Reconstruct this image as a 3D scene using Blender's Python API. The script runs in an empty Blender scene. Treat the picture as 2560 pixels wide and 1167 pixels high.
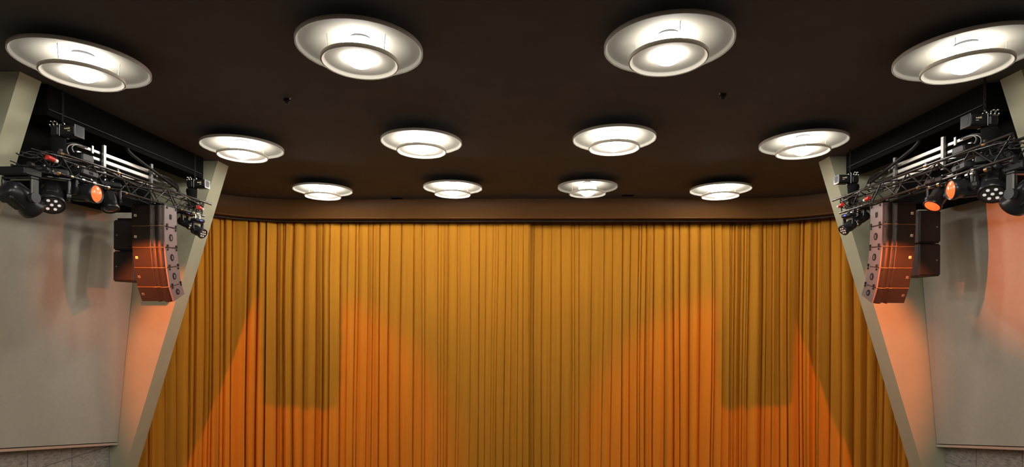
import bpy, bmesh, math, random
from mathutils import Vector, Matrix
random.seed(7)
scene = bpy.context.scene
C = scene.collection

# ------------------------------------------------------------------ camera
FPX, CY, YAW, ROLL = 1401.0, 783.1, 0.0338, 0.0072      # focal length and horizon row in pixels
ZC = 4.30                                              # height of the eye above the hall floor
cam_data = bpy.data.cameras.new('camera')
cam = bpy.data.objects.new('camera', cam_data); C.objects.link(cam)
cam.matrix_world = (Matrix.Translation((0, 0, ZC)) @ Matrix.Rotation(YAW, 4, 'Z') @
                    Matrix.Rotation(math.pi/2, 4, 'X') @ Matrix.Rotation(ROLL, 4, 'Z'))
cam_data.sensor_width = 36.0
cam_data.lens = FPX/2560*36
cam_data.shift_y = (CY-583.5)/2560
cam_data.clip_end = 200
scene.camera = cam

# ------------------------------------------------------------------ world, exposure
world = bpy.data.worlds.new('world'); scene.world = world
world.use_nodes = True
world.node_tree.nodes['Background'].inputs[0].default_value = (0.02, 0.018, 0.015, 1)
world.node_tree.nodes['Background'].inputs[1].default_value = 0.3
vs = scene.view_settings
vs.view_transform = 'Standard'; vs.look = 'None'; vs.exposure = 0.6; vs.gamma = 1.0
vs.use_curve_mapping = False
scene.cycles.max_bounces = 8
scene.cycles.diffuse_bounces = 4
scene.cycles.sample_clamp_indirect = 6

LAMP_COL = (1.0, 0.94, 0.84)
XC = -0.29            # centre line of the hall
ZCEIL = 2.70 + ZC
RIM = 2.546 + ZC      # height of the rims of the ceiling lamps

# the rows of ceiling lamps further back in the hall, over the seats behind the viewer
def lamp_light(x, y, energy):
    d = bpy.data.lights.new('rear_lamp_light', 'SPOT'); d.energy = energy; d.color = LAMP_COL
    d.shadow_soft_size = 0.2; d.spot_size = math.radians(178); d.spot_blend = 0.1
    o = bpy.data.objects.new('rear_lamp_light', d); C.objects.link(o)
    o.location = (x, y, RIM-0.2)
for yy in (2.55, -0.45):
    for k in range(4):
        lamp_light(XC-4.4+2.97*k, yy, 85)

ORANGE = (1.0, 0.19, 0.035)
def spot(loc, target, energy, deg, blend, radius=0.03, col=ORANGE):
    d = bpy.data.lights.new('stage_spot_light', 'SPOT'); d.energy = energy; d.color = col
    d.shadow_soft_size = radius; d.spot_size = math.radians(deg); d.spot_blend = blend
    o = bpy.data.objects.new('stage_spot_light', d); C.objects.link(o)
    o.location = loc
    o.rotation_euler = (Vector(target)-Vector(loc)).to_track_quat('-Z', 'Y').to_euler()

# ------------------------------------------------------------------ pixel helpers (world point at a real depth)
def ray(px, py):
    u, v = px-1280, py-CY
    c, s = math.cos(ROLL), math.sin(ROLL); u, v = c*u+s*v, -s*u+c*v
    c, s = math.cos(YAW), math.sin(YAW)
    return Vector((c*u/FPX-s, s*u/FPX+c, -v/FPX))
def at_y(px, py, Y):
    d = ray(px, py); d = d*(Y/d.y); return Vector((d.x, d.y, d.z+ZC))
def at_x(px, py, X):
    d = ray(px, py); d = d*(X/d.x); return Vector((d.x, d.y, d.z+ZC))
def at_z(px, py, Z):
    d = ray(px, py); d = d*((Z-ZC)/d.z); return Vector((d.x, d.y, d.z+ZC))

# ------------------------------------------------------------------ materials
def mat(name, col, rough=0.6, metal=0.0, noise=None, bump=None, sheen=0.0, spec=0.5, emit=None, coat=0.0):
    m = bpy.data.materials.new(name); m.use_nodes = True
    nt = m.node_tree; b = nt.nodes['Principled BSDF']
    b.inputs['Base Color'].default_value = (*col, 1)
    b.inputs['Roughness'].default_value = rough
    b.inputs['Metallic'].default_value = metal
    b.inputs['Specular IOR Level'].default_value = spec
    b.inputs['Coat Weight'].default_value = coat
    if sheen:
        b.inputs['Sheen Weight'].default_value = sheen
        b.inputs['Sheen Tint'].default_value = (*[min(1, c*1.5) for c in col], 1)
        b.inputs['Sheen Roughness'].default_value = 0.4
    if emit:
        b.inputs['Emission Color'].default_value = (*emit[0], 1)
        b.inputs['Emission Strength'].default_value = emit[1]
    tc = nt.nodes.new('ShaderNodeTexCoord')
    if noise:                                  # (scale, amount, stretch)
        mp = nt.nodes.new('ShaderNodeMapping'); mp.inputs['Scale'].default_value = noise[2]
        n = nt.nodes.new('ShaderNodeTexNoise'); n.inputs['Scale'].default_value = noise[0]
        n.inputs['Detail'].default_value = 6
        r = nt.nodes.new('ShaderNodeMapRange')
        r.inputs['From Min'].default_value = 0.3; r.inputs['From Max'].default_value = 0.7
        r.inputs['To Min'].default_value = 1-noise[1]; r.inputs['To Max'].default_value = 1+noise[1]
        mx = nt.nodes.new('ShaderNodeVectorMath'); mx.operation = 'SCALE'
        mx.inputs[0].default_value = col
        nt.links.new(tc.outputs['Object'], mp.inputs[0]); nt.links.new(mp.outputs[0], n.inputs['Vector'])
        nt.links.new(n.outputs['Fac'], r.inputs['Value']); nt.links.new(r.outputs[0], mx.inputs['Scale'])
        nt.links.new(mx.outputs[0], b.inputs['Base Color'])
    if bump:
        n = nt.nodes.new('ShaderNodeTexNoise'); n.inputs['Scale'].default_value = bump[0]; n.inputs['Detail'].default_value = 4
        bp = nt.nodes.new('ShaderNodeBump'); bp.inputs['Strength'].default_value = bump[1]; bp.inputs['Distance'].default_value = 0.01
        nt.links.new(tc.outputs['Object'], n.inputs['Vector']); nt.links.new(n.outputs['Fac'], bp.inputs['Height'])
        nt.links.new(bp.outputs[0], b.inputs['Normal'])
    return m
ONE = (1, 1, 1)
M = {}
M['ceiling'] = mat('ceiling_paint', (0.092, 0.088, 0.090), 0.85, noise=(3, .06, ONE), spec=.2)
M['olive'] = mat('olive_plaster', (0.41, 0.405, 0.295), 0.85, noise=(4, .03, ONE), bump=(120, .08), spec=.2)
M['panel'] = mat('grey_acoustic_fabric', (0.44, 0.425, 0.37), 0.9, noise=(14, .03, ONE), bump=(300, .15), spec=.15)
M['fascia'] = mat('brown_orange_paint', (0.125, 0.055, 0.017), 0.5, noise=(3, .04, ONE), spec=.3)
M['dark_track'] = mat('dark_brown_track', (0.02, 0.008, 0.006), 0.7)
M['velvet'] = mat('ochre_velvet', (0.60, 0.255, 0.024), 0.9, noise=(2.0, .07, (6, 6, .25)), bump=(220, .1), sheen=.1, spec=.1)
M['shade'] = mat('darkened_dish_enamel', (0.135, 0.13, 0.115), 0.85, noise=(5, .02, ONE), spec=.12)  # outer dish darkened in colour to tone down the globe light on it
M['band'] = mat('brightened_rim_enamel', (0.42, 0.38, 0.34), 0.6)  # rim wall painted paler to stand in for sideways light from the hall lamps
M['inband'] = mat('brightened_lip_enamel', (0.75, 0.70, 0.60), 0.6)  # inner lip painted paler to stand in for glow from the outer dish
M['shade_in'] = mat('lightened_dish_enamel', (0.30, 0.285, 0.255), 0.85, spec=.12)  # same enamel in a lighter tone, so the inner dish looks brighter lit
M['black'] = mat('black_powder_coat', (0.008, 0.008, 0.009), 0.5, spec=.3)
M['chord'] = mat('semi_gloss_black_tube', (0.05, 0.05, 0.052), 0.22, metal=.7)
M['black_gloss'] = mat('black_plastic', (0.012, 0.012, 0.014), 0.3, spec=.4)
M['black_matt'] = mat('black_matt_cloth', (0.008, 0.008, 0.008), 0.95, spec=.1)
M['void'] = mat('black_absorber', (0.005, 0.005, 0.005), 1.0, spec=.05)
M['speaker'] = mat('speaker_steel', (0.042, 0.031, 0.027), 0.36, metal=.5, bump=(700, .15))
M['speaker_side'] = mat('speaker_side_paint', (0.16, 0.135, 0.14), 0.55, bump=(200, .1))
M['sub'] = mat('subwoofer_grille', (0.012, 0.007, 0.008), 0.6, bump=(600, .2))
M['seam'] = mat('brass_edge', (0.75, 0.42, 0.16), 0.35, metal=.5)
M['badge'] = mat('pale_badge', (0.85, 0.75, 0.5), 0.4)
M['hole'] = mat('hole_black', (0.004, 0.004, 0.004), 0.9)
M['alu'] = mat('pale_aluminium', (0.72, 0.70, 0.66), 0.38, metal=.6)
M['alu_dark'] = mat('grey_aluminium', (0.25, 0.25, 0.25), 0.4, metal=.5)
M['chrome'] = mat('bright_chrome', (0.85, 0.85, 0.85), 0.12, metal=1)
M['red'] = mat('red_connector', (0.5, 0.03, 0.02), 0.4)
M['white_plug'] = mat('white_plug', (0.8, 0.8, 0.78), 0.4)
M['lens'] = mat('dark_lens', (0.03, 0.03, 0.035), 0.06, coat=1.0)
M['lens_led'] = mat('led_cell_glint', (0.8, 0.8, 0.8), 0.2, emit=((1, .97, .9), .25))  # weak emission stands in for white reflections on the LED cells
M['lens_orange'] = mat('lit_orange_lens', (0.6, 0.12, 0.05), 0.2, emit=((1.0, 0.10, 0.02), 1.0))
M['lens_blue'] = mat('blue_display', (0.02, 0.03, 0.2), 0.2, emit=((.2, .25, 1.0), 0.5))
M['floor'] = mat('brown_seating_carpet', (0.17, 0.135, 0.09), 0.95, noise=(20, .1, ONE))
M['backwall'] = mat('back_wall_paint', (0.14, 0.10, 0.07), 0.9)
def concrete():
    m = mat('travertine_slabs', (0.3, 0.28, 0.25), 0.8, spec=.3)
    nt = m.node_tree; b = nt.nodes['Principled BSDF']
    tc = nt.nodes.new('ShaderNodeTexCoord')
    n1 = nt.nodes.new('ShaderNodeTexNoise'); n1.inputs['Scale'].default_value = 16; n1.inputs['Detail'].default_value = 10
    n1.inputs['Roughness'].default_value = .75
    mp = nt.nodes.new('ShaderNodeMapping'); mp.inputs['Scale'].default_value = (1, .7, 2.2)
    cr = nt.nodes.new('ShaderNodeValToRGB')
    cr.color_ramp.elements[0].position = .3; cr.color_ramp.elements[0].color = (.17, .16, .15, 1)
    cr.color_ramp.elements[1].position = .7; cr.color_ramp.elements[1].color = (.55, .52, .48, 1)
    nt.links.new(tc.outputs['Object'], mp.inputs[0]); nt.links.new(mp.outputs[0], n1.inputs['Vector'])
    nt.links.new(n1.outputs['Fac'], cr.inputs['Fac'])
    # slab joints: the wall lies in the YZ plane
    sep = nt.nodes.new('ShaderNodeSeparateXYZ'); cmb = nt.nodes.new('ShaderNodeCombineXYZ')
    nt.links.new(tc.outputs['Object'], sep.inputs[0])
    nt.links.new(sep.outputs['Y'], cmb.inputs['X']); nt.links.new(sep.outputs['Z'], cmb.inputs['Y'])
    br = nt.nodes.new('ShaderNodeTexBrick'); br.offset = 0.0
    br.inputs['Color1'].default_value = (1, 1, 1, 1); br.inputs['Color2'].default_value = (.85, .85, .85, 1)
    br.inputs['Mortar'].default_value = (.35, .35, .35, 1)
    br.inputs['Scale'].default_value = 1; br.inputs['Mortar Size'].default_value = .006
    br.inputs['Brick Width'].default_value = 0.82; br.inputs['Row Height'].default_value = 0.62
    nt.links.new(cmb.outputs[0], br.inputs['Vector'])
    mx = nt.nodes.new('ShaderNodeVectorMath'); mx.operation = 'MULTIPLY'
    nt.links.new(cr.outputs[0], mx.inputs[0]); nt.links.new(br.outputs['Color'], mx.inputs[1])
    nt.links.new(mx.outputs[0], b.inputs['Base Color'])
    return m
M['concrete'] = concrete()

# ------------------------------------------------------------------ mesh builder
class MB:
    def __init__(s): s.v = []; s.f = []; s.sm = []
    def add(s, vs_, fs, smooth=False):
        n = len(s.v); s.v += [tuple(p) for p in vs_]
        for f in fs: s.f.append(tuple(i+n for i in f)); s.sm.append(smooth)
        return s
    def box(s, c, d, R=None):
        R = R or Matrix.Identity(3); c = Vector(c)
        vs_ = [c+R@Vector((x*d[0]/2, y*d[1]/2, z*d[2]/2)) for x in (-1, 1) for y in (-1, 1) for z in (-1, 1)]
        return s.add(vs_, [(0, 1, 3, 2), (4, 6, 7, 5), (0, 4, 5, 1), (2, 3, 7, 6), (0, 2, 6, 4), (1, 5, 7, 3)])
    def bbox(s, c, d, R=None, ch=0.01):           # box with chamfered edges (along its x axis profile)
        R = R or Matrix.Identity(3); c = Vector(c)
        y, z = d[1]/2, d[2]/2; ch = min(ch, y*.6, z*.6)
        pr = [(-y+ch, -z), (y-ch, -z), (y, -z+ch), (y, z-ch), (y-ch, z), (-y+ch, z), (-y, z-ch), (-y, -z+ch)]
        rings = [(-d[0]/2, .0), (-d[0]/2+ch, 1), (d[0]/2-ch, 1), (d[0]/2, .0)]
        vs_ = []
        for x, k in rings:
            sy = 1 if k else (y-ch)/y; sz = 1 if k else (z-ch)/z
            vs_ += [c+R@Vector((x, p[0]*sy, p[1]*sz)) for p in pr]
        fs = []
        for r in range(3):
            for i in range(8):
                j = (i+1) % 8; fs.append((r*8+i, r*8+j, r*8+8+j, r*8+8+i))
        fs.append(tuple(range(7, -1, -1))); fs.append(tuple(range(24, 32)))
        return s.add(vs_, fs)
    def cyl(s, a, b, r, n=12, r2=None, caps=True):
        a, b = Vector(a), Vector(b); r2 = r if r2 is None else r2
        d = (b-a).normalized(); q = d.orthogonal().normalized(); w = d.cross(q)
        vs_ = []
        for p, rr in ((a, r), (b, r2)):
            for i in range(n):
                t = 2*math.pi*i/n; vs_.append(p+(q*math.cos(t)+w*math.sin(t))*rr)
        fs = [(i, (i+1) % n, n+(i+1) % n, n+i) for i in range(n)]
        s.add(vs_, fs, True)
        if caps:
            s.add(vs_, [tuple(range(n-1, -1, -1)), tuple(range(n, 2*n))])
        return s
    def tube(s, pts, r, n=8):
        pts = [Vector(p) for p in pts]; m = len(pts); vs_ = []
        up = None
        for k in range(m):
            t = (pts[min(k+1, m-1)]-pts[max(k-1, 0)])
            t = t.normalized() if t.length > 1e-9 else Vector((0, 0, 1))
            if up is None: up = t.orthogonal().normalized()
            up = (up-t*up.dot(t)); up = up.normalized() if up.length > 1e-6 else t.orthogonal().normalized()
            w = t.cross(up)
            for i in range(n):
                a = 2*math.pi*i/n; vs_.append(pts[k]+(up*math.cos(a)+w*math.sin(a))*r)
        fs = [(k*n+i, k*n+(i+1) % n, (k+1)*n+(i+1) % n, (k+1)*n+i) for k in range(m-1) for i in range(n)]
        fs += [tuple(range(n-1, -1, -1)), tuple(range((m-1)*n, m*n))]
        return s.add(vs_, fs, True)
    def lathe(s, prof, o=(0, 0, 0), axis=(0, 0, 1), n=48, sm=True):     # prof: (r, h) pairs
        o = Vector(o); ax = Vector(axis).normalized()
        q = ax.orthogonal().normalized(); w = ax.cross(q); vs_ = []
        for r, h in prof:
            for i in range(n):
                t = 2*math.pi*i/n; vs_.append(o+ax*h+(q*math.cos(t)+w*math.sin(t))*max(r, 1e-4))
        m = len(prof)
        fs = [(k*n+i, k*n+(i+1) % n, (k+1)*n+(i+1) % n, (k+1)*n+i) for k in range(m-1) for i in range(n)]
        return s.add(vs_, fs, sm)
    def prism(s, poly, vec):                        # poly: 3D points, extruded by vec
        vec = Vector(vec); p = [Vector(q) for q in poly]; n = len(p)
        return s.add(p+[q+vec for q in p], [tuple(range(n-1, -1, -1)), tuple(range(n, 2*n))] +
                     [(i, (i+1) % n, n+(i+1) % n, n+i) for i in range(n)])
    def build(s, name, material, parent=None, loc=(0, 0, 0)):
        me = bpy.data.meshes.new(name)
        L = Vector(loc)
        me.from_pydata([tuple(Vector(p)-L) for p in s.v], [], s.f)
        me.polygons.foreach_set('use_smooth', s.sm)
        me.materials.append(material)
        me.validate()
        bm = bmesh.new(); bm.from_mesh(me); bmesh.ops.recalc_face_normals(bm, faces=bm.faces); bm.to_mesh(me); bm.free()
        me.update()
        o = bpy.data.objects.new(name, me); C.objects.link(o)
        if parent is not None:
            o.parent = parent
            o.location = L-Vector(parent.get('_o', (0, 0, 0))) if '_o' in parent else L
        else:
            o.location = L
        return o
def thing(name, label, cat, loc, group=None):
    o = bpy.data.objects.new(name, None); C.objects.link(o); o.location = loc
    o.empty_display_size = .1
    o['label'] = label; o['category'] = cat
    if group: o['group'] = group
    return o
def part(mb, name, material, root, label=None, sub=False):
    """mesh in world coordinates -> a child of root (an Empty at root.location, or a part of one)"""
    origin = root_origin(root)
    mb.v = [tuple(Vector(p)-origin) for p in mb.v]
    o = mb.build(name, material)
    o.parent = root
    if label: o['label'] = label
    return o
def root_origin(o):
    v = Vector((0, 0, 0))
    while o is not None: v += o.location; o = o.parent
    return v
def tag(o, label, cat, group=None):
    o['label'] = label; o['category'] = cat
    if group: o['group'] = group
    return o
def struct(mb, name, material, label=None):
    o = mb.build(name, material); o['kind'] = 'structure'
    if label: o['label'] = label
    return o
def copy_tree(o, parent=None):
    c = o.copy(); C.objects.link(c)
    if parent is not None: c.parent = parent
    for ch in list(o.children): copy_tree(ch, c)
    return c

# ================================================================== SHELL
XW = 7.28           # half distance from centre line to slab wall
mb = MB(); mb.box((XC, 3.0, ZCEIL+0.1), (19, 24, 0.2)); struct(mb, 'ceiling', M['ceiling'])
mb = MB(); mb.box((XC, 3.0, -0.1), (19, 24, 0.2)); struct(mb, 'floor', M['floor'])
mb = MB(); mb.box((XC, -8.6, ZCEIL/2), (19, .2, ZCEIL)); struct(mb, 'wall_back', M['backwall'])
for s, nm in ((-1, 'left'), (1, 'right')):
    mb = MB(); mb.box((XC+s*(XW+.15), .72, ZCEIL/2), (.3, 18.4, ZCEIL)); struct(mb, 'wall_'+nm, M['concrete'])
    mb = MB(); mb.box((XC+s*(XW+1.9), 12.3, ZCEIL/2), (.3, 4.6, ZCEIL)); struct(mb, 'wall_stage_'+nm, M['backwall'])
mb = MB(); mb.box((XC, 14.7, ZCEIL/2), (19, .2, ZCEIL)); struct(mb, 'wall_front', M['backwall'])

# leaning piers (far pair and near pair)
LEAN = 0.300
def pier(s, ytop, thick, xtop, n, lean=LEAN):
    h = ZCEIL
    xo = XW+.9 if n < 3 else XW+.02
    pts = [(XC+s*xtop, ytop, ZCEIL), (XC+s*(xtop+lean*h), ytop, 0), (XC+s*max(xo, xtop+lean*h+.05), ytop, 0), (XC+s*xo, ytop, ZCEIL)]
    mb = MB(); mb.prism(pts, (0, thick, 0))
    struct(mb, 'trim_%d' % n, M['olive'])
YF = {-1: 9.88, 1: 9.68}
pier(-1, YF[-1], .36, 5.35, 1)
pier(1, YF[1], .36, 5.33, 2)
pier(-1, 6.16, .28, 5.52, 3, .31)
pier(1, 6.30, .28, 5.62, 4, .31)

# sloping grey acoustic panels between the piers
for s, nm in ((-1, 'left'), (1, 'right')):
    y1 = YF[s]-.015; y0 = 6.46 if s < 0 else 6.60
    def wx(z): return XW-.13-.09*(z+2.37)             # outward distance at relative height z
    zb1, zb0 = (-2.37, -1.72) if s < 0 else (-2.14, -1.50)
    t = thing('wall_panel', 'large grey fabric acoustic panel on the %s wall between the two slanting piers' % nm, 'acoustic panel',
              (XC+s*wx(0), (y0+y1)/2, ZC-1.9), 'acoustic panels on the side walls')
    mb = MB()
    a, b, c, d = [(y0, zb0), (y1, zb1), (y1, 2.68), (y0, 2.68)]
    P = [Vector((XC+s*wx(z), y, z+ZC)) for y, z in (a, b, c, d)]
    mb.add(P+[p+Vector((s*.06, 0, 0)) for p in P], [(0, 1, 2, 3), (7, 6, 5, 4), (0, 4, 5, 1), (1, 5, 6, 2), (2, 6, 7, 3), (3, 7, 4, 0)])
    part(mb, 'panel_board', M['panel'], t)
    # pale strip along the bottom edge
    mb = MB()
    A = Vector((XC+s*(wx(zb0)+.0), y0, zb0+ZC-.03)); B = Vector((XC+s*(wx(zb1)+.0), y1, zb1+ZC-.03))
    nrm = Vector((0, 0, 1))
    q = [A+Vector((-s*.012, 0, -.022)), A+Vector((s*.12, 0, -.022)), A+Vector((s*.12, 0, .016)), A+Vector((-s*.012, 0, .016))]
    mb.prism(q, B-A); part(mb, 'edge_strip', M['alu'], t, 'pale metal strip')

# valance over the stage and the curtain path
YV = 13.17
def path(s_, off=0.0):
    """plan curve of valance and curtain: straight in the middle, bending towards the hall at the ends"""
    hw, R, amax = 5.45, 1.9, math.radians(56)
    a = abs(s_); sg = 1 if s_ >= 0 else -1
    if a <= hw:
        p = Vector((a, YV)); n = Vector((0, -1))
    elif a <= hw+R*amax:
        t = (a-hw)/R; p = Vector((hw+R*math.sin(t), YV-R*(1-math.cos(t)))); n = Vector((-math.sin(t), -math.cos(t)))
    else:
        t = amax; e = a-hw-R*amax
        p = Vector((hw+R*math.sin(t), YV-R*(1-math.cos(t))))+Vector((math.cos(t), -math.sin(t)))*e
        n = Vector((-math.sin(t), -math.cos(t)))
    p = p+n*off
    skew = -.013*(p.x*sg)                               # the stage opening is turned a touch in plan
    return Vector((XC+sg*p.x, p.y+skew, 0)), Vector((sg*n.x, n.y, 0))
SMAX = 9.3
ZV = 2.215+ZC        # bottom edge of valance
mb = MB(); N = 260
prof = [(0.0, ZCEIL), (0.0, ZV+.1), (-.012, ZV+.04), (-.02, ZV+.012), (-.01, ZV), (.05, ZV), (.06, ZV+.03), (.06, ZCEIL)]
prof = [(.03, ZCEIL), (.03, ZCEIL-.14), (.015, ZCEIL-.24), (-.03, ZV+.14), (-.10, ZV+.05), (-.145, ZV+.016), (-.15, ZV+.006), (-.14, ZV), (.05, ZV), (.06, ZV+.03), (.06, ZCEIL)]
vs_ = []
for i in range(N+1):
    sv = -SMAX+2*SMAX*i/N
    for o_, z in prof:
        p, n = path(sv, -o_); vs_.append((p.x, p.y, z))
K = len(prof)
fs = [(i*K+k, i*K+k+1, (i+1)*K+k+1, (i+1)*K+k) for i in range(N) for k in range(K-1)]
mb.add(vs_, fs, True)
v = mb.build('valance', M['fascia']); tag(v, 'brown orange curved valance board running above the stage curtain', 'valance')
# dark curtain track tucked under the valance
mb = MB(); vs_ = []
for i in range(N+1):
    sv = -SMAX+2*SMAX*i/N
    for o_, z in ((.07, ZV+.16), (.07, ZV-.045), (.13, ZV-.045), (.13, ZV+.16)):
        p, n = path(sv, -o_); vs_.append((p.x, p.y, z))
fs = [(i*4+k, i*4+(k+1) % 4, (i+1)*4+(k+1) % 4, (i+1)*4+k) for i in range(N) for k in range(4)]
mb.add(vs_, fs); v = mb.build('curtain_track', M['dark_track']); tag(v, 'dark brown curtain track running just below the valance', 'curtain track')

# ================================================================== CURTAINS
def curtain(s0, s1, off, seed, label, name='stage_curtain'):
    rnd = random.Random(seed)
    edges = [s0]
    while edges[-1] < s1:
        side = min(1, max(0, (abs(edges[-1])-2.0)/3.5))
        w = rnd.choice([.07, .12, .16, .2, .24, .28])*rnd.uniform(.8, 1.2)*(1.0-.1*side)
        edges.append(edges[-1]+w)
    edges[-1] = s1
    pl = []
    for a, b in zip(edges, edges[1:]):
        m_ = (a+b)/2; side = min(1, max(0, (abs(m_+.2)-1.2)/4.0))
        amp = (.042+.135*side)*rnd.uniform(.5, 1.3)*min(1.2, (b-a)/.17)**.6
        pl.append((a, b, amp, rnd.choice(['round', 'edgeL', 'edgeR', 'round', 'flat', 'wave']), rnd.uniform(-.018, .018), rnd.uniform(0, 6.28), rnd.uniform(.85, 1.2)))
    ns = int((s1-s0)/.0075)
    NZ = 16
    zt, zb = ZV-.02+.10, .02
    ss = [s0+(s1-s0)*i/ns for i in range(ns+1)]
    vs_ = []; j = 0
    cols = []
    for k in range(NZ+1):
        z = zt+(zb-zt)*(k/NZ)
        g = k/NZ                                     # 0 at the top
        j = 0
        for sv in ss:
            # pleat borders wander a little with height
            sw = sv+.012*math.sin(sv*2.1+g*3.0)+.010*math.sin(sv*5.3-g*4.2+1)
            sw = min(max(sw, s0), s1-1e-6)
            while j < len(pl)-1 and sw >= pl[j][1]: j += 1
            while j > 0 and sw < pl[j][0]: j -= 1
            a, b, amp, kind, dr, ph, gr = pl[j]
            u = (sw-a)/(b-a)
            if kind == 'round': h = math.sin(math.pi*u)**.5
            elif kind == 'flat': h = (1-(2*u-1)**6)*.85+.05*math.sin(6.28*u)
            elif kind == 'edgeL': h = min(1, u/.1)*(1-.75*u**1.2)*(1 if u < .96 else (1-u)/.04)
            elif kind == 'edgeR': h = min(1, (1-u)/.1)*(1-.75*(1-u)**1.2)*(1 if u > .04 else u/.04)
            else: h = math.sin(math.pi*u)**.8*(.75+.25*math.sin(3*math.pi*u+ph))
            e_ = min(u*(b-a), (1-u)*(b-a)); h -= .9*max(0, 1-e_/.014)**2
            top = .62+.38*min(1, g*5)
            d = amp*h*top*(1+(gr-1)*g)+.012*math.sin(sv*1.7+g*2)+.004*math.sin(sv*47+ph)
            p, n = path(sv, off+d)
            vs_.append((p.x, p.y, z))
    W = ns+1
    fs = [(k*W+i, k*W+i+1, (k+1)*W+i+1, (k+1)*W+i) for k in range(NZ) for i in range(ns)]
    mb = MB(); mb.add(vs_, fs, True)
    o = mb.build(name, M['velvet'])
    md = o.modifiers.new('cloth_thickness', 'SOLIDIFY'); md.thickness = .006; md.offset = 0
    tag(o, label, 'curtain', 'stage curtains')
    return o
SPLIT = at_y(1322, 800, 13.3).x-XC
curtain(-9.25, SPLIT+.02, -.37, 3, 'left half of the pleated ochre velvet stage curtain, overlapping in front at the middle')
curtain(SPLIT-.10, 9.25, -.52, 11, 'right half of the pleated ochre velvet stage curtain, tucked behind at the middle')

# ================================================================== CEILING LAMPS
LP = [  # rim centre from pixels, bulb strength, place in words
    (-1.837, 2.230, .95, 'leftmost in the nearest row'), (-0.659, 2.121, .95, 'second from the left in the nearest row'),
    (0.505, 2.112, .9, 'third from the left in the nearest row'), (1.661, 2.208, .95, 'rightmost in the nearest row'),
    (-1.776, 3.382, 1.9, 'leftmost in the middle row'), (-0.652, 3.288, 2.6, 'second from the left in the middle row'),
    (0.470, 3.237, 2.4, 'third from the left in the middle row'), (1.579, 3.327, 1.5, 'rightmost in the middle row'),
    (-1.722, 4.567, 2.6, 'leftmost in the far row above the curtain'), (-0.635, 4.485, 2.6, 'second from the left in the far row'),
    (0.442, 4.470, .9, 'dimmest of the far row'), (1.512, 4.553, 2.6, 'rightmost in the far row above the curtain')]
UNIT = 2.546
def emit_mat(k):
    m = bpy.data.materials.new('lit_globe'); m.use_nodes = True
    nt = m.node_tree; nt.nodes.clear()
    e = nt.nodes.new('ShaderNodeEmission'); e.inputs[0].default_value = (*LAMP_COL, 1); e.inputs[1].default_value = k
    o = nt.nodes.new('ShaderNodeOutputMaterial'); nt.links.new(e.outputs[0], o.inputs[0])
    return m
GM = {}
GLOBE = 34.0
def ceiling_lamp():
    t = thing('ceiling_lamp', 'x', 'ceiling lamp', (0, 0, 0), 'round two-tier ceiling lamps')
    R = .6
    # outer dish: lip, shallow dome
    pr = [(.10, .118), (.24, .098), (.40, .066), (.52, .040), (.566, .034), (.578, .028), (.588, .004), (.594, 0), (.597, .003), (.590, .036), (.56, .048), (.40, .085), (.24, .118), (.10, .132)]
    mb = MB(); mb.lathe(pr, n=96); mb.build('outer_dish', M['shade'], t)
    mb = MB(); mb.lathe([(.5985, -.001), (.602, .002), (.603, .034), (.599, .038), (.596, .036), (.5965, .001), (.5985, -.001)], n=96); mb.build('rim_band', M['band'], t)
    # inner dish below
    pr = [(.165, -.078), (.26, -.092), (.325, -.100), (.345, -.104), (.352, -.128), (.358, -.132), (.366, -.130), (.362, -.102), (.350, -.090), (.28, -.078), (.165, -.062), (.165, -.078)]
    mb = MB(); mb.lathe(pr, n=80); inner = mb.build('inner_dish', M['shade_in'], t)
    mb = MB(); mb.lathe([(.3665, -.133), (.371, -.130), (.369, -.098), (.365, -.094), (.3665, -.133)], n=80); mb.build('inner_band', M['inband'], t)
    for k in range(3):
        a = k*2.094+.52
        mb = MB(); mb.cyl((.30*math.cos(a), .30*math.sin(a), -.085), (.32*math.cos(a), .32*math.sin(a), .10), .0028, 6)
        mb.build('hanger_rod', M['alu_dark'], t)
    pr = [(0, -.168)]+[(.178*math.sin(a), .005-.173*math.cos(a)) for a in [math.pi*i/24 for i in range(1, 13)]]
    pr += [(.176, .03), (.165, .055), (.14, .078), (.09, .092), (0, .095)]
    mb = MB(); mb.lathe(pr, n=40); mb.build('globe', None or M['shade'], t)
    mb = MB(); mb.lathe([(.0, .10), (.05, .10), (.10, .12), (.10, ZCEIL-RIM), (.0, ZCEIL-RIM)], n=32); mb.build('ceiling_mount', M['black_matt'], t)
    return t
proto = ceiling_lamp()
for i, (x, y, k, w) in enumerate(LP):
    o = proto if i == 0 else copy_tree(proto)
    o.location = (x*UNIT, y*UNIT, RIM)
    o.rotation_euler.z = 1.1*i
    o['label'] = 'round white two-tier ceiling lamp, '+w
    g = [c for c in o.children if c.name.startswith('globe')][0]
    if k not in GM: GM[k] = emit_mat(GLOBE*k)
    g.data = g.data.copy(); g.data.materials[0] = GM[k]

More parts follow.
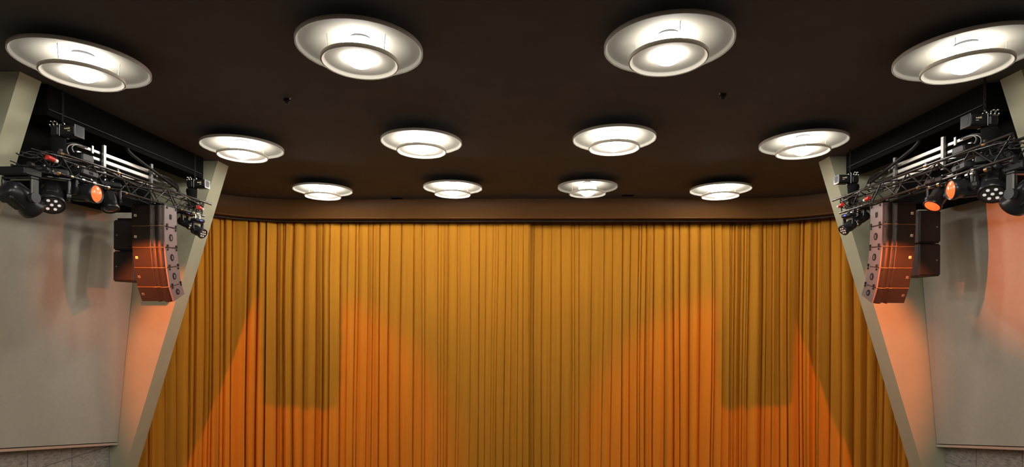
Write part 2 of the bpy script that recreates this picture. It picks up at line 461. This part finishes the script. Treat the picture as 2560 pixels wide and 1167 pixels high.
# small ceiling fittings
for (px, py, sx, w) in ((718, 247, 1, 'between the nearest and middle lamp rows on the left'), (1807, 235, -1, 'between the nearest and middle lamp rows on the right')):
    p = at_z(px, py, ZCEIL)
    t = thing('ceiling_sensor', 'small black ceiling sensor '+w, 'sensor', p, 'small sensors on the ceiling')
    mb = MB(); mb.bbox(p+Vector((0, 0, -.022)), (.08, .07, .044), ch=.012); mb.lathe([(0, -.066), (.02, -.064), (.026, -.044), (.026, -.03)], p, n=16)
    part(mb, 'sensor_body', M['black'], t)
    mb = MB(); mb.cyl(p+Vector((sx*.045, -.02, 0)), p+Vector((sx*.045, -.02, -.016)), .008, 10); part(mb, 'indicator', M['white_plug'], t)
for px, py, w in ((992, 495, 'left'), (1569, 488, 'right')):
    p = at_z(px, py, ZCEIL)
    mb = MB(); mb.bbox((0, 0, -.008), (.26, .10, .016), ch=.004); mb.box((0, 0, -.018), (.20, .03, .006))
    o = mb.build('ceiling_vent', M['void']); o.location = p
    tag(o, 'small dark slot vent in the ceiling by the valance, the %s one' % w, 'vent', 'ceiling slot vents')

# ================================================================== SIDE RIGS
# local frame: lx = outward distance from the centre line, y, z relative to the eye
def side_rig(s, nm):
    DY = 0.0 if s < 0 else -.10
    DZ = 0.0 if s < 0 else .045
    def W(lx, y, z): return Vector((XC+s*lx, y+DY, z+ZC+(DZ if z < 2.6 else 0)))
    # ---------------- black oblong track under the ceiling
    t = thing('ceiling_track', 'long black round-ended track box under the ceiling on the %s side' % nm, 'track', W(5.78, 8, 2.45), 'black track boxes under the ceiling')
    x0, x1, ya, yb = 5.50, 5.84, 6.50 if s < 0 else 6.75, 9.80 if s < 0 else 9.70
    pl = [W(x0, ya, 2.33), W(x0, yb-.2, 2.33)]
    for k in range(9):
        a = math.pi*k/8; pl.append(W((x0+x1)/2-(x1-x0)/2*math.cos(a), yb-.2+.24*math.sin(a), 2.33))
    pl.append(W(x1, ya, 2.33))
    mb = MB(); mb.prism(pl, (0, 0, ZCEIL-pl[0].z)); part(mb, 'track_body', M['void'], t)
    mb = MB(); mb.cyl(W(x0-.012, ya, 2.40), W(x0-.012, yb-.2, 2.40), .009, 8); part(mb, 'edge_pipe', M['black'], t, 'thin pipe along the edge')
    # ---------------- black absorber high on the wall
    mb = MB(); a = W(6.0, 6.50, 1.62); b = W(6.68, 9.05, 2.69)
    mb.box((a+b)/2, (abs(a.x-b.x), b.y-a.y, b.z-a.z)); o = mb.build('sound_absorber', M['void'])
    tag(o, 'black box absorber high on the %s wall behind the truss' % nm, 'sound absorber', 'black absorbers behind the trusses')
    # ---------------- lighting truss
    TX0, TX1, TZ0, TZ1 = 5.20, 5.44, 1.60, 1.83
    TYA, TYB = (6.33 if s < 0 else 6.0), 9.42
    t = thing('lighting_truss', 'black four-chord lighting truss hung along the %s wall' % nm, 'truss', W(5.32, 7.6, 1.7), 'lighting trusses')
    for k, (x, z, e) in enumerate(((TX0, TZ1, .0), (TX0+.03, TZ0, -.16), (TX1, TZ1, -.02), (TX1, TZ0, -.14))):
        mb = MB(); mb.cyl(W(x, TYA, z), W(x, TYB+e, z), .017, 12); part(mb, 'chord', M['chord'], t)
    n = 12; st = (TYB-.2-TYA)/n
    for k in range(n):
        y0, y1 = TYA+k*st, TYA+(k+1)*st
        for (xa, za, xb, zb) in ((TX0, TZ1, TX0+.03, TZ0), (TX1, TZ1, TX1, TZ0), (TX0, TZ1, TX1, TZ1), (TX0+.03, TZ0, TX1, TZ0)):
            if k % 2: xa, za, xb, zb = xb, zb, xa, za
            mb = MB(); mb.cyl(W(xa, y0, za), W(xb, y1, zb), .009, 7, caps=False); part(mb, 'brace', M['black_gloss'], t)
    mb = MB()
    for (xa, za, xb, zb) in ((TX0, TZ1, TX0+.03, TZ0), (TX1, TZ1, TX1, TZ0), (TX0, TZ1, TX1, TZ1), (TX0+.03, TZ0, TX1, TZ0)):
        mb.cyl(W(xa, TYB-.22, za), W(xb, TYB-.22, zb), .010, 8)
    part(mb, 'end_frame', M['black_gloss'], t)
    for yy in (6.35, 7.25, 8.45):
        mb = MB(); mb.cyl(W(TX0, yy-.025, TZ1), W(TX0, yy+.025, TZ1), .024, 12); mb.box(W(TX0, yy, TZ1+.03), (.022, .03, .03)); part(mb, 'coupler', M['chrome'], t, 'bright coupler')
        mb = MB(); mb.cyl(W(TX0+.03, yy+.17, TZ0), W(TX0+.03, yy+.20, TZ0), .023, 12); part(mb, 'coupler', M['chrome'], t, 'bright coupler')
    # ---------------- cable rack: three pale flat bundles between black posts
    XR = 5.58
    pA, pB = 7.45, 8.40
    t = thing('cable_rack', 'rack of three pale flat cable bundles with looped ends above the %s truss' % nm, 'cable rack', W(XR, 7.8, 1.83), 'cable racks over the trusses')
    for yy in (pA, pB):
        mb = MB(); mb.box(W(XR-.035, yy, 2.04), (.03, .045, .42)); part(mb, 'post', M['alu_dark'], t)
    for k, z in enumerate((1.945, 2.04, 2.135)):
        mb = MB()
        y0, y1 = pA-.42, pB+.42
        mb.bbox(W(XR, (pA+pB)/2, z), (.026, pB-pA-.02, .052), ch=.006); part(mb, 'cable_bundle', M['alu'], t)
        for ya_, yb_, m_ in ((y0, pA-.03, M['alu']), (pB+.03, y1, M['alu_dark'])):
            mb = MB(); mb.bbox(W(XR, (ya_+yb_)/2, z), (.024, yb_-ya_, .040), ch=.006); part(mb, 'bundle_end', m_, t)
    for yy, zz in ((pA-.18, 2.14), (pA-.28, 2.0), (pB+.15, 2.1), (pB-.02, 2.16)):
        mb = MB(); mb.box(W(XR-.02, yy, zz), (.01, .03, .10)); part(mb, 'clip', M['alu_dark'], t)
    for sg, yy in ((-1, pA-.40), (1, pB+.40)):
        for r, zc in ((.11, 2.02), (.15, 1.99), (.07, 2.06)):
            pts = [W(XR-.03, yy+sg*(r*1.9*math.sin(a)), zc+r*math.cos(a)) for a in [math.pi*i/14 for i in range(15)]]
            pts = [W(XR-.03, yy-sg*.12, zc+r)]+pts+[W(XR-.03, yy-sg*.12, zc-r)]
            mb = MB(); mb.tube(pts, .010, 7); part(mb, 'cable_loop', M['black'] if sg > 0 or r > .12 else M['alu_dark'], t)
    # ---------------- slanting pipe brace from the track box down to the rack
    mb = MB(); mb.tube([W(5.45, 7.75, 2.31), W(5.45, 7.78, 2.27), W(5.47, 7.9, 2.24), W(5.5, 8.95, 2.0), W(5.5, 9.02, 1.95), W(5.5, 8.98, 1.92)], .022, 10)
    o = mb.build('pipe_brace', M['black']); tag(o, 'slanting black pipe brace from track box to cable rack, %s side' % nm, 'brace', 'slanting pipe braces')

    # ---------------- chain hoists
    def hoist(lx, y, z, where, yaw):
        t = thing('chain_hoist', 'black chain hoist '+where, 'chain hoist', W(lx, y, z), 'chain hoists above the trusses')
        R = Matrix.Rotation(yaw, 3, 'Z'); o0 = W(lx, y, z)
        def L(a, b, c): return o0+R@Vector((a, b, c))
        mb = MB()
        n = int((2.66-z-.10)/.03)
        for k in range(n):
            p = L(0, 0, .10+.03*k); w = .011
            q = (Vector((w, 0, 0)) if k % 2 else Vector((0, w, 0)))
            mb.tube([p+q*math.cos(a)+Vector((0, 0, .019*math.sin(a))) for a in [6.283*i/8 for i in range(9)]], .0045, 5)
        part(mb, 'lifting_chain', M['black'], t)
        mb = MB(); mb.tube([L(0, 0, .1), L(.02, 0, .085), L(.022, 0, .06), L(0, 0, .045), L(-.02, 0, .06), L(-.018, 0, .08)], .008, 7); part(mb, 'hook', M['chrome'], t)
        sx = -s                                        # motor cover points to the hall
        mb = MB(); mb.bbox(L(-.055*sx, 0, -.03), (.13, .13, .15), R, .03); part(mb, 'gear_housing', M['black'], t)
        mb = MB(); mb.bbox(L(.115*sx, 0, -.025), (.20, .14, .14), R, .022)
        mv = part(mb, 'motor_cover', M['black'], t)
        # script-like lettering on the cover: a few strokes
        mb = MB()
        f = -.0715
        for k in range(6):
            xx = .085+.012*k
            h = (.016, .009, .012, .008, .014, .008)[k]
            mb.box(L(sx*xx if sx > 0 else -(.085+.012*5-.012*k+0.0), f, -.012+h*.3+.002*k), (.0045, .003, h), R)
        mb.box(L(sx*.118, f, -.012), (.062, .003, .004), R)
        mb.box(L(sx*.135, f, -.034), (.030, .003, .006), R)
        part(mb, 'lettering', M['badge'], mv)
        for a in (.018, .208):
            mb = MB(); mb.bbox(L(a*sx, 0, -.025), (.012, .147, .147), R, .004); part(mb, 'cover_rim', M['black_gloss'], t)
        for q in (-.05, -.095):
            mb = MB(); mb.tube([L(q*sx, -.05+.03*math.sin(a), .055+.03*math.cos(a)) for a in [math.pi*1.6*i/10-.6 for i in range(11)]], .009, 7); part(mb, 'chain_guide', M['chrome'], t)
        # chain bag
        mb = MB(); rings = []
        prof = [(.085, -.10, .06), (.09, -.14, .065), (.075, -.24, .055), (.07, -.33, .05), (.055, -.42, .045), (.02, -.44, .02)]
        vs_ = []; n = 14
        for (rx, zz, ry) in prof:
            for i in range(n):
                a = 6.283*i/n; w = 1+.08*math.sin(3*a+zz*20); vs_.append(L(-.05*sx+rx*w*math.cos(a), ry*w*math.sin(a), zz))
        fs = [(k*n+i, k*n+(i+1) % n, (k+1)*n+(i+1) % n, (k+1)*n+i) for k in range(len(prof)-1) for i in range(n)]
        fs += [tuple(range(n)), tuple(range((len(prof)-1)*n, len(prof)*n))]
        mb.add(vs_, fs, True); part(mb, 'chain_bag', M['black_matt'], t)
        return t
    hoist(5.36, 6.56, 2.17, 'over the near end of the %s truss' % nm, .0)
    hoist(5.36, 9.22, 2.15, 'over the far end of the %s truss by the pier' % nm, .0)

    # ---------------- hanging line array
    rig = W
    # left edge / right edge of the cabinets, seen from the hall: lx from inner to outer
    XI, XO = (5.141, 5.638) if s < 0 else (5.26, 5.72)
    YA = 8.12 if s < 0 else 8.22
    t = thing('rigging_frame', 'black steel rigging frame joining the %s speaker column to the truss' % nm, 'rigging frame', W((XI+XO)/2, YA+.2, 1.58), 'speaker rigging frames')
    for q in (.03, .27):
        mb = MB(); mb.box(W((XI+XO)/2, YA+q, 1.58), (XO-XI-.02, .04, .02)); part(mb, 'cross_bar', M['black'], t)
    for lx in (XI+.03, XO-.03):
        mb = MB(); mb.box(W(lx, YA+.15, 1.581), (.03, .30, .022)); part(mb, 'side_bar', M['black'], t)
    for q in (.03, .27):
        mb = MB(); mb.cyl(W(5.31, YA+q, 1.585), W(5.31, YA+q, 1.64), .012, 8); part(mb, 'shackle', M['chrome'], t)
    names = ['topmost', 'second from the top', 'middle', 'fourth from the top', 'lowest and most tilted']
    tilt = [0.0, 3.0, 9.0, 14.0, 26.0]
    hgt = [.315, .313, .302, .293, .245]
    top_f = Vector((YA, 1.567))       # y, z of the upper front edge
    DEP = .30
    for k in range(5):
        a = math.radians(tilt[k]); h = hgt[k]-.006
        fy = Vector((math.cos(a), math.sin(a)*0-math.sin(a)*0))     # placeholder, replaced below
        # front face direction downwards (leans back towards the stage), depth direction into the box
        dn = Vector((math.sin(a), -math.cos(a))); dp = Vector((math.cos(a), math.sin(a)))
        wedge = math.tan(math.radians(tilt[k]-(tilt[k-1] if k else 0)))
        def B(lx, d, w, dn=dn, dp=dp, o=Vector(top_f), hh=h, wedge=wedge):
            w = w+max(d, 0)*wedge*(1-w/hh)
            q = o+dp*d+dn*w; return W(lx, q.x, q.y)
        t = thing('line_array_speaker', '%s cabinet of the curved speaker column hanging on the %s side' % (names[k], nm), 'speaker',
                  B((XI+XO)/2, DEP/2, h), 'cabinets of the %s speaker column' % nm)
        wd = XO-XI
        # plan profile of the front, from outer (flat grille) to inner (two rounded flutes)
        f = [(0, 0), (.52, 0), (.535, -.012), (.56, -.03), (.60, -.012), (.655, .008), (.70, .012), (.715, -.006), (.76, -.024), (.83, -.030), (.90, -.022), (.945, -.004), (.955, .006)]
        plan = [(XO-q*wd, d) for q, d in f]
        back = [(XI+.045*wd, DEP-.04), (XI+.12*wd, DEP), (XO-.12*wd, DEP), (XO, DEP-.06)]
        m1 = MB(); P = [B(x, d, 0) for x, d in plan[2:]+back[:2]]
        # cabinet core (behind the grille)
        core = [(x, max(d, 0)+.018) for x, d in plan[:2]]+[(XI+.05*wd, .018)]+back
        nc = len(core)
        m1.add([B(x, d, 0) for x, d in core]+[B(x, d, h) for x, d in core], [tuple(range(nc-1, -1, -1)), tuple(range(nc, 2*nc))]+[(i, (i+1) % nc, nc+(i+1) % nc, nc+i) for i in range(nc)]); part(m1, 'cabinet_body', M['speaker_side'], t)
        # flat grille
        m2 = MB(); q = [B(XO+.002, -.002, .006), B(XO-.525*wd, -.002, .006), B(XO-.525*wd, .018, .006), B(XO+.002, .018, .006)]
        m2.prism(q, B(0, 0, h-.012)-B(0, 0, 0)); gr = part(m2, 'grille', M['speaker'], t)
        # badge with a small notch
        bx, bw = XO-.105*wd, .026
        zc = h*(.5 if k < 3 else .47)
        def badge(cx, cw, w_, h_, mt, nmx, off=-.006, th=.004, par=None):
            m_ = MB(); q_ = [B(cx-w_/2, off, cw-h_/2), B(cx+w_/2, off, cw-h_/2), B(cx+w_/2, off, cw+h_/2), B(cx-w_/2, off, cw+h_/2)]
            m_.prism(q_, B(0, th, 0)-B(0, 0, 0)); return part(m_, nmx, mt, par)
        bd = badge(bx, zc, .036, .036, M['badge'] if k < 3 else M['alu_dark'], 'badge', par=gr)
        m_ = MB()
        for (cx, cw, w_, h_) in ((bx+s*.006, zc, .006, .018), (bx-s*.001, zc+.007, .018, .005)):
            q_ = [B(cx-w_/2, -.008, cw-h_/2), B(cx+w_/2, -.008, cw-h_/2), B(cx+w_/2, -.008, cw+h_/2), B(cx-w_/2, -.008, cw+h_/2)]
            m_.prism(q_, B(0, .002, 0)-B(0, 0, 0))
        part(m_, 'badge_mark', M['hole'], gr)
        # two rounded flutes
        for nmx, sl in (('inner_flute', f[6:]), ('outer_flute', f[1:7])):
            m3 = MB(); pp = [B(XO-q_*wd, d, .004) for q_, d in sl]; pp2 = [B(XO-q_*wd, .02, .004) for q_, d in reversed(sl)]
            # subdivide for smoothness
            vs_ = []
            ln = len(sl)
            for r_ in range(2):
                for q_, d in sl: vs_.append(B(XO-q_*wd, d, .004+r_*(h-.008)))
            m3.add(vs_, [(i, i+1, ln+i+1, ln+i) for i in range(ln-1)], True)
            for r_ in range(2):
                cap = [B(XO-q_*wd, d, .004+r_*(h-.008)) for q_, d in sl]+[B(XO-sl[-1][0]*wd, .02, .004+r_*(h-.008)), B(XO-sl[0][0]*wd, .02, .004+r_*(h-.008))]
                m3.add(cap, [tuple(range(len(cap)))])
            part(m3, nmx, M['speaker'], t)
        for q_ in (.605, .925):
            for w_ in (.03, h-.03):
                m4 = MB(); c_ = B(XO-q_*wd, -.016 if q_ < .7 else -.02, w_); m4.cyl(c_, c_+(B(0, .02, 0)-B(0, 0, 0)), .007, 8)
                part(m4, 'screw_recess', M['hole'], t)
        # side plate on the inner side, with round and square holes and link plates
        m5 = MB(); q = [B(XI+.02, -.005, .004), B(XI+.02, DEP*.93, .004+h*.02), B(XI+.02, DEP*.93, h*.97), B(XI+.02, -.005, h-.004)]
        m5.prism(q, Vector((-s*.020, 0, 0))); sp = part(m5, 'side_plate', M['speaker_side'], t)
        c_ = B(XI-.001, DEP*.45, h*.5); m6 = MB()
        if k == 0: m6.prism([B(XI-.001, DEP*.36, h*.38), B(XI-.001, DEP*.52, h*.38), B(XI-.001, DEP*.52, h*.62), B(XI-.001, DEP*.36, h*.62)], Vector((-s*.004, 0, 0)))
        else:
            n = 20; m6.prism([B(XI-.001, DEP*.46+.042*math.cos(6.283*i/n), h*.5+.055*math.sin(6.283*i/n)) for i in range(n)], Vector((-s*.004, 0, 0)))
        part(m6, 'handle_hole', M['hole'], sp)
        if k:
            m6 = MB(); m6.prism([B(XI-.004, DEP*.42, h*.42), B(XI-.004, DEP*.50, h*.42), B(XI-.004, DEP*.50, h*.60), B(XI-.004, DEP*.42, h*.60)], Vector((-s*.004, 0, 0))); part(m6, 'handle_bar', M['speaker_side'], sp)
        for d_ in (.12, .80):
            q = [B(XI-.002, DEP*d_, h*.86), B(XI-.002, DEP*d_+.03, h*.86), B(XI-.002, DEP*d_+.03, h*1.02), B(XI-.002, DEP*d_, h*1.02)]
            if k < 4: m7 = MB(); m7.prism(q, Vector((-s*.012, 0, 0))); part(m7, 'link_plate', M['black'], sp)
            q = [B(XI-.002, DEP*d_, h*.04), B(XI-.002, DEP*d_+.026, h*.04), B(XI-.002, DEP*d_+.026, h*.14), B(XI-.002, DEP*d_, h*.14)]
            m7 = MB(); m7.prism(q, Vector((-s*.010, 0, 0))); part(m7, 'link_pin', M['black'], sp)
        # bright lower edge of the cabinet
        if k < 4:
            m8 = MB(); pts = [B(XO-q_*wd, d-.004, h+.002) for q_, d in f]+[B(XI, .0, h+.002)]
            m8.tube(pts, .0035, 6); part(m8, 'edge_trim', M['seam'], t, 'thin bright edge')
        q = Vector(top_f)+dn*hgt[k]; top_f = q

    # ---------------- two subwoofers behind the column
    SI, SO = (5.967, 6.29) if s < 0 else (6.038, 6.346)
    YS = 8.60
    zt = 1.435 if s < 0 else 1.53
    for k, wname in enumerate(('upper', 'lower')):
        z0 = zt-.492*k
        t = thing('subwoofer', '%s dark box subwoofer hanging behind the %s speaker column' % (wname, nm), 'subwoofer', W((SI+SO)/2, YS+.25, z0-.47), 'subwoofers behind the %s column' % nm)
        mb = MB(); mb.bbox(W((SI+SO)/2, YS+.27, z0-.245), (SO-SI, .50, .480), ch=.012); part(mb, 'cabinet', M['sub'], t)
        mb = MB(); mb.bbox(W((SI+SO)/2, YS+.01, z0-.245), (SO-SI-.016, .02, .44), ch=.004); g = part(mb, 'grille', M['sub'], t)
        c = W(SO-.06, YS-.002, z0-.25)
        mb = MB(); mb.box(c, (.02, .004, .02)); part(mb, 'badge', M['alu_dark'], g)
    mb = MB(); a, b = W(SI+.06, YS+.1, 0), W(SO-.06, YS+.4, 0)
    t = thing('hanging_bar', 'black bar holding the subwoofers under the %s truss' % nm, 'bar', W((SI+SO)/2, YS+.25, zt), 'bars holding the subwoofers')
    mb.box(((a.x+b.x)/2, YS+.25+DY, zt+.015+ZC), (SO-SI-.02, .34, .03)); part(mb, 'plate', M['black'], t)
    for lx, yy in ((SI+.04, YS+.12), (SI+.04, YS+.38)):
        mb = MB(); mb.tube([W(lx, yy, zt+.03), W(TX1, yy-.05, TZ0)], .012, 7); part(mb, 'stay', M['black'], t)

    # ---------------- moving heads and washes
    def head(px, py, lx, target, size, kind, label, ytweak=0):
        P = at_x(px, py, XC+s*lx)                            # pivot of the head
        d = (Vector(target)-P).normalized()
        zt_ = (TZ0-.02+ZC)                                  # underside of the truss
        t = thing('moving_head_light', label, 'stage light', Vector((P.x, P.y, zt_)), 'stage lights under the %s truss' % nm)
        pan = Vector((d.x, d.y, 0)); pan = pan.normalized() if pan.length > .05 else Vector((0, -1, 0))
        ax = Vector((-pan.y, pan.x, 0))
        Rz = Matrix((ax, pan, Vector((0, 0, 1)))).transposed()
        S = size
        yk = P.z+.15*S*1.4
        top = max(yk+.02, zt_-.01)
        # base
        mb = MB(); mb.bbox(Vector((P.x, P.y, yk+.045*S)), (.30*S, .20*S, .085*S), Rz, .015); base = part(mb, 'base', M['black'], t)
        mb = MB(); mb.box(Vector((P.x, P.y, yk+.045*S))+pan*.101*S, (.07*S, .004, .035*S), Rz); part(mb, 'display', M['lens_blue'] if kind == 'small' else M['lens'], base)
        # clamps to the chord
        for q in (-.09, .09):
            mb = MB(); c = Vector((P.x, P.y+q*S, 0)); mb.cyl((c.x, c.y, yk+.08*S), (c.x, c.y, max(zt_, yk+.09*S+.02)), .012, 8)
            mb.cyl((XC+s*(TX0+.03), c.y-.02, TZ0+ZC), (XC+s*(TX0+.03), c.y+.02, TZ0+ZC), .03, 12)
            mb.tube([(c.x, c.y, max(zt_-.01, yk+.09*S)), (XC+s*(TX0+.03), c.y, TZ0+ZC-.01)], .011, 7); part(mb, 'clamp', M['chrome'] if kind != 'dark' else M['black'], t)
        # yoke
        w = .155*S
        mb = MB(); mb.bbox(Vector((P.x, P.y, yk-.012*S)), (2*w+.03*S, .085*S, .03*S), Rz, .01); part(mb, 'yoke_bridge', M['black_gloss'], t)
        for q in (-1, 1):
            mb = MB(); c = P+ax*q*w
            mb.bbox(Vector((c.x, c.y, (yk-.02*S+P.z-.05*S)/2)), (.035*S, .085*S, (yk-P.z+.03*S)), Rz, .012)
            mb.cyl(c-ax*.02*S, c+ax*.02*S, .055*S, 16); part(mb, 'yoke_arm', M['alu_dark'] if kind == 'grey' else M['black_gloss'], t)
        # head body
        mb = MB()
        mb.lathe([(0, -.175*S), (.06*S, -.172*S), (.088*S, -.15*S), (.105*S, -.08*S), (.112*S, -.01*S), (.108*S, .05*S), (.112*S, .10*S), (.125*S, .13*S), (.128*S, .175*S), (.118*S, .185*S), (.11*S, .17*S), (0, .165*S)], P, d, 24)
        hd = part(mb, 'head', M['black_gloss'], t)
        u = d.cross(ax).normalized()
        mb = MB(); R2 = Matrix((ax, d, u)).transposed()
        for q in (-1, 1): mb = MB(); mb.bbox(P+u*q*.085*S-d*.03*S, (.12*S, .20*S, .05*S), R2, .015); part(mb, 'cooling_cover', M['black'], hd)
        if kind in ('led', 'small'):
            mb = MB(); mb.cyl(P+d*.160*S, P+d*.172*S, .105*S, 20); part(mb, 'lens_plate', M['lens'], hd)
            for r_, m_ in ((0, 1), (.065*S, 6)):
                for i in range(m_):
                    mb = MB(); c = P+(ax*math.cos(6.283*i/m_)+u*math.sin(6.283*i/m_))*r_
                    mb.cyl(c+d*.172*S, c+d*.178*S, .016*S, 10); part(mb, 'led_cell', M['lens_led'], hd)
        else:
            mb = MB(); mb.lathe([(.105*S, .170*S), (.08*S, .185*S), (.04*S, .195*S), (0, .198*S)], P, d, 20)
            part(mb, 'lens', M['lens_orange'] if kind in ('orange', 'grey_orange', 'dark') else M['lens'], hd)
        return P, d
    return W, head

# ------------------------------------------------------------------ left rig lights
W, head = side_rig(-1, 'left')
tgt = Vector((XC-5.2, 13.1, ZC-2.6))
tR = Vector((XC+6.9, 7.6, ZC+.75))
P1, d1 = head(50, 494, 5.44, tgt, 1.1, 'dark', 'black moving head nearest the viewer under the left truss, beaming orange')
head(128, 488, 5.38, Vector((-3.9, 4.6, ZC-1.3)), 1.05, 'led', 'moving head with a ring of white LEDs, second nearest under the left truss')
P3, d3 = head(208, 482, 5.28, tR, .95, 'orange', 'boxy black moving head with orange lens, third under the left truss')
head(272, 500, 5.26, Vector((-4.2, 6.4, ZC-2.2)), .80, 'plain', 'compact black stage light between the third moving head and the left speaker column')
head(462, 556, 5.38, Vector((-2.0, 9.6, ZC-.5)), .62, 'small', 'small moving head behind the left speaker column near the truss end')
head(494, 577, 5.18, Vector((-2.6, 8.6, ZC-.2)), .66, 'small', 'small moving head at the far tip of the left truss by the pier')
spot(P1+d1*.24, tgt, 620, 54, .5)
spot(P3+d3*.24, tR, 3200, 14, .9)

W2, head2 = side_rig(1, 'right')
tgt = Vector((XC+5.2, 13.0, ZC-2.6))
tL = Vector((XC-6.9, 8.9, ZC+.5))
Q1, e1 = head2(2568, 484, 5.45, tgt, 1.1, 'dark', 'black moving head cut by the right picture edge under the right truss')
head2(2486, 457, 5.38, Vector((3.5, 4.8, ZC-1.2)), 1.05, 'led', 'moving head with a ring of white LEDs, second nearest under the right truss')
Q3, e3 = head2(2418, 470, 5.28, tL, .95, 'orange', 'black moving head with an orange lens, third under the right truss')
head2(2345, 494, 5.26, Vector((2.9, 6.6, ZC-1.3)), .80, 'orange', 'compact black stage light glowing orange beside the right speaker column')
head2(2155, 545, 5.38, Vector((2.2, 9.3, ZC-.6)), .62, 'small', 'small moving head behind the right speaker column near the truss end')
head2(2122, 566, 5.18, Vector((2.6, 8.6, ZC-.3)), .66, 'small', 'small moving head at the far tip of the right truss by the pier')
spot(Q1+e1*.24, tgt, 620, 54, .5)
spot(Q3+e3*.24, tL, 900, 13, .9)

# ------------------------------------------------------------------ cables, plugs, boxes on the trusses
for s, nm, Wf, DY in ((-1, 'left', W, 0), (1, 'right', W2, 0)):
    rnd = random.Random(5+s)
    # long draped grey cable
    for j, (z0, m_, lab) in enumerate(((1.80, 'chord', 'grey cable draped along the front of the %s truss'), (1.72, 'black', 'black cable wound through the middle of the %s truss'), (1.63, 'black', 'black cable sagging along the lower chords of the %s truss'))):
        pts = []
        for i in range(80):
            y = 5.9+3.3*i/79
            pts.append(Wf(5.17+.10*j+.03*math.sin(y*5+j), y, z0+.03*math.sin(y*3.1+j*2)-.04*abs(math.sin(y*2.3+j))))
        mb = MB(); mb.tube(pts, .007, 6); o = mb.build('cable', M[m_]); tag(o, lab % nm, 'cable', 'cables on the %s truss' % nm)
    # loose tangles at both ends
    for y0, w in ((6.15, 'near'), (9.0, 'far')):
        pts = []
        for i in range(70):
            a = i*.42; r = .05+.04*math.sin(i*.37)
            pts.append(Wf(5.31+r*.9*math.cos(a), y0+.20*math.sin(i*.11)+r*1.2*math.sin(a*.9), 1.72+r*math.sin(a)+.04*math.sin(i*.5)))
        mb = MB(); mb.tube(pts, .007, 6); o = mb.build('cable_coil', M['black']); tag(o, 'tangled coil of black cable in the %s end of the %s truss' % (w, nm), 'cable coil', 'cable coils on the %s truss' % nm)
    for y0, z0, w in (((6.12, 1.72, 'near end'), (8.98, 1.70, 'far end')) if s < 0 else ((8.35, 1.66, 'speaker column'), (9.05, 1.70, 'far end'))):
        c = Wf(5.16, y0, z0)
        t = thing('power_connector', 'red power connector with a white plug at the %s of the %s truss' % (w, nm), 'connector', c, 'red connectors on the %s truss' % nm)
        mb = MB(); mb.cyl(c, c+Vector((0, .09, -.01)), .028, 14); part(mb, 'red_body', M['red'], t)
        mb = MB(); mb.cyl(c+Vector((0, .09, -.01)), c+Vector((0, .13, -.014)), .022, 14); part(mb, 'plug', M['white_plug'], t)
    # small distribution box on the top chord by the rack
    c = Wf(5.40, 6.92, 1.92)
    mb = MB(); mb.bbox(c, (.14, .20, .12), ch=.015); o = mb.build('junction_box', M['black'], loc=c); tag(o, 'small black junction box on top of the %s truss by the cable rack' % nm, 'junction box', 'junction boxes on the trusses')
    # flat aluminium bars lying in the truss
    for k, (y0, y1, w) in enumerate(((6.35, 6.85, 'near'), (7.0, 7.4, 'middle'))):
        a, b = Wf(5.36, y0, 1.66), Wf(5.36, y1, 1.66)
        mb = MB(); mb.bbox((a+b)/2, (.05, (b-a).length, .018), ch=.004); o = mb.build('flat_bar', M['alu']); tag(o, 'pale flat bar lying inside the %s part of the %s truss' % (w, nm), 'bar', 'flat bars in the %s truss' % nm)
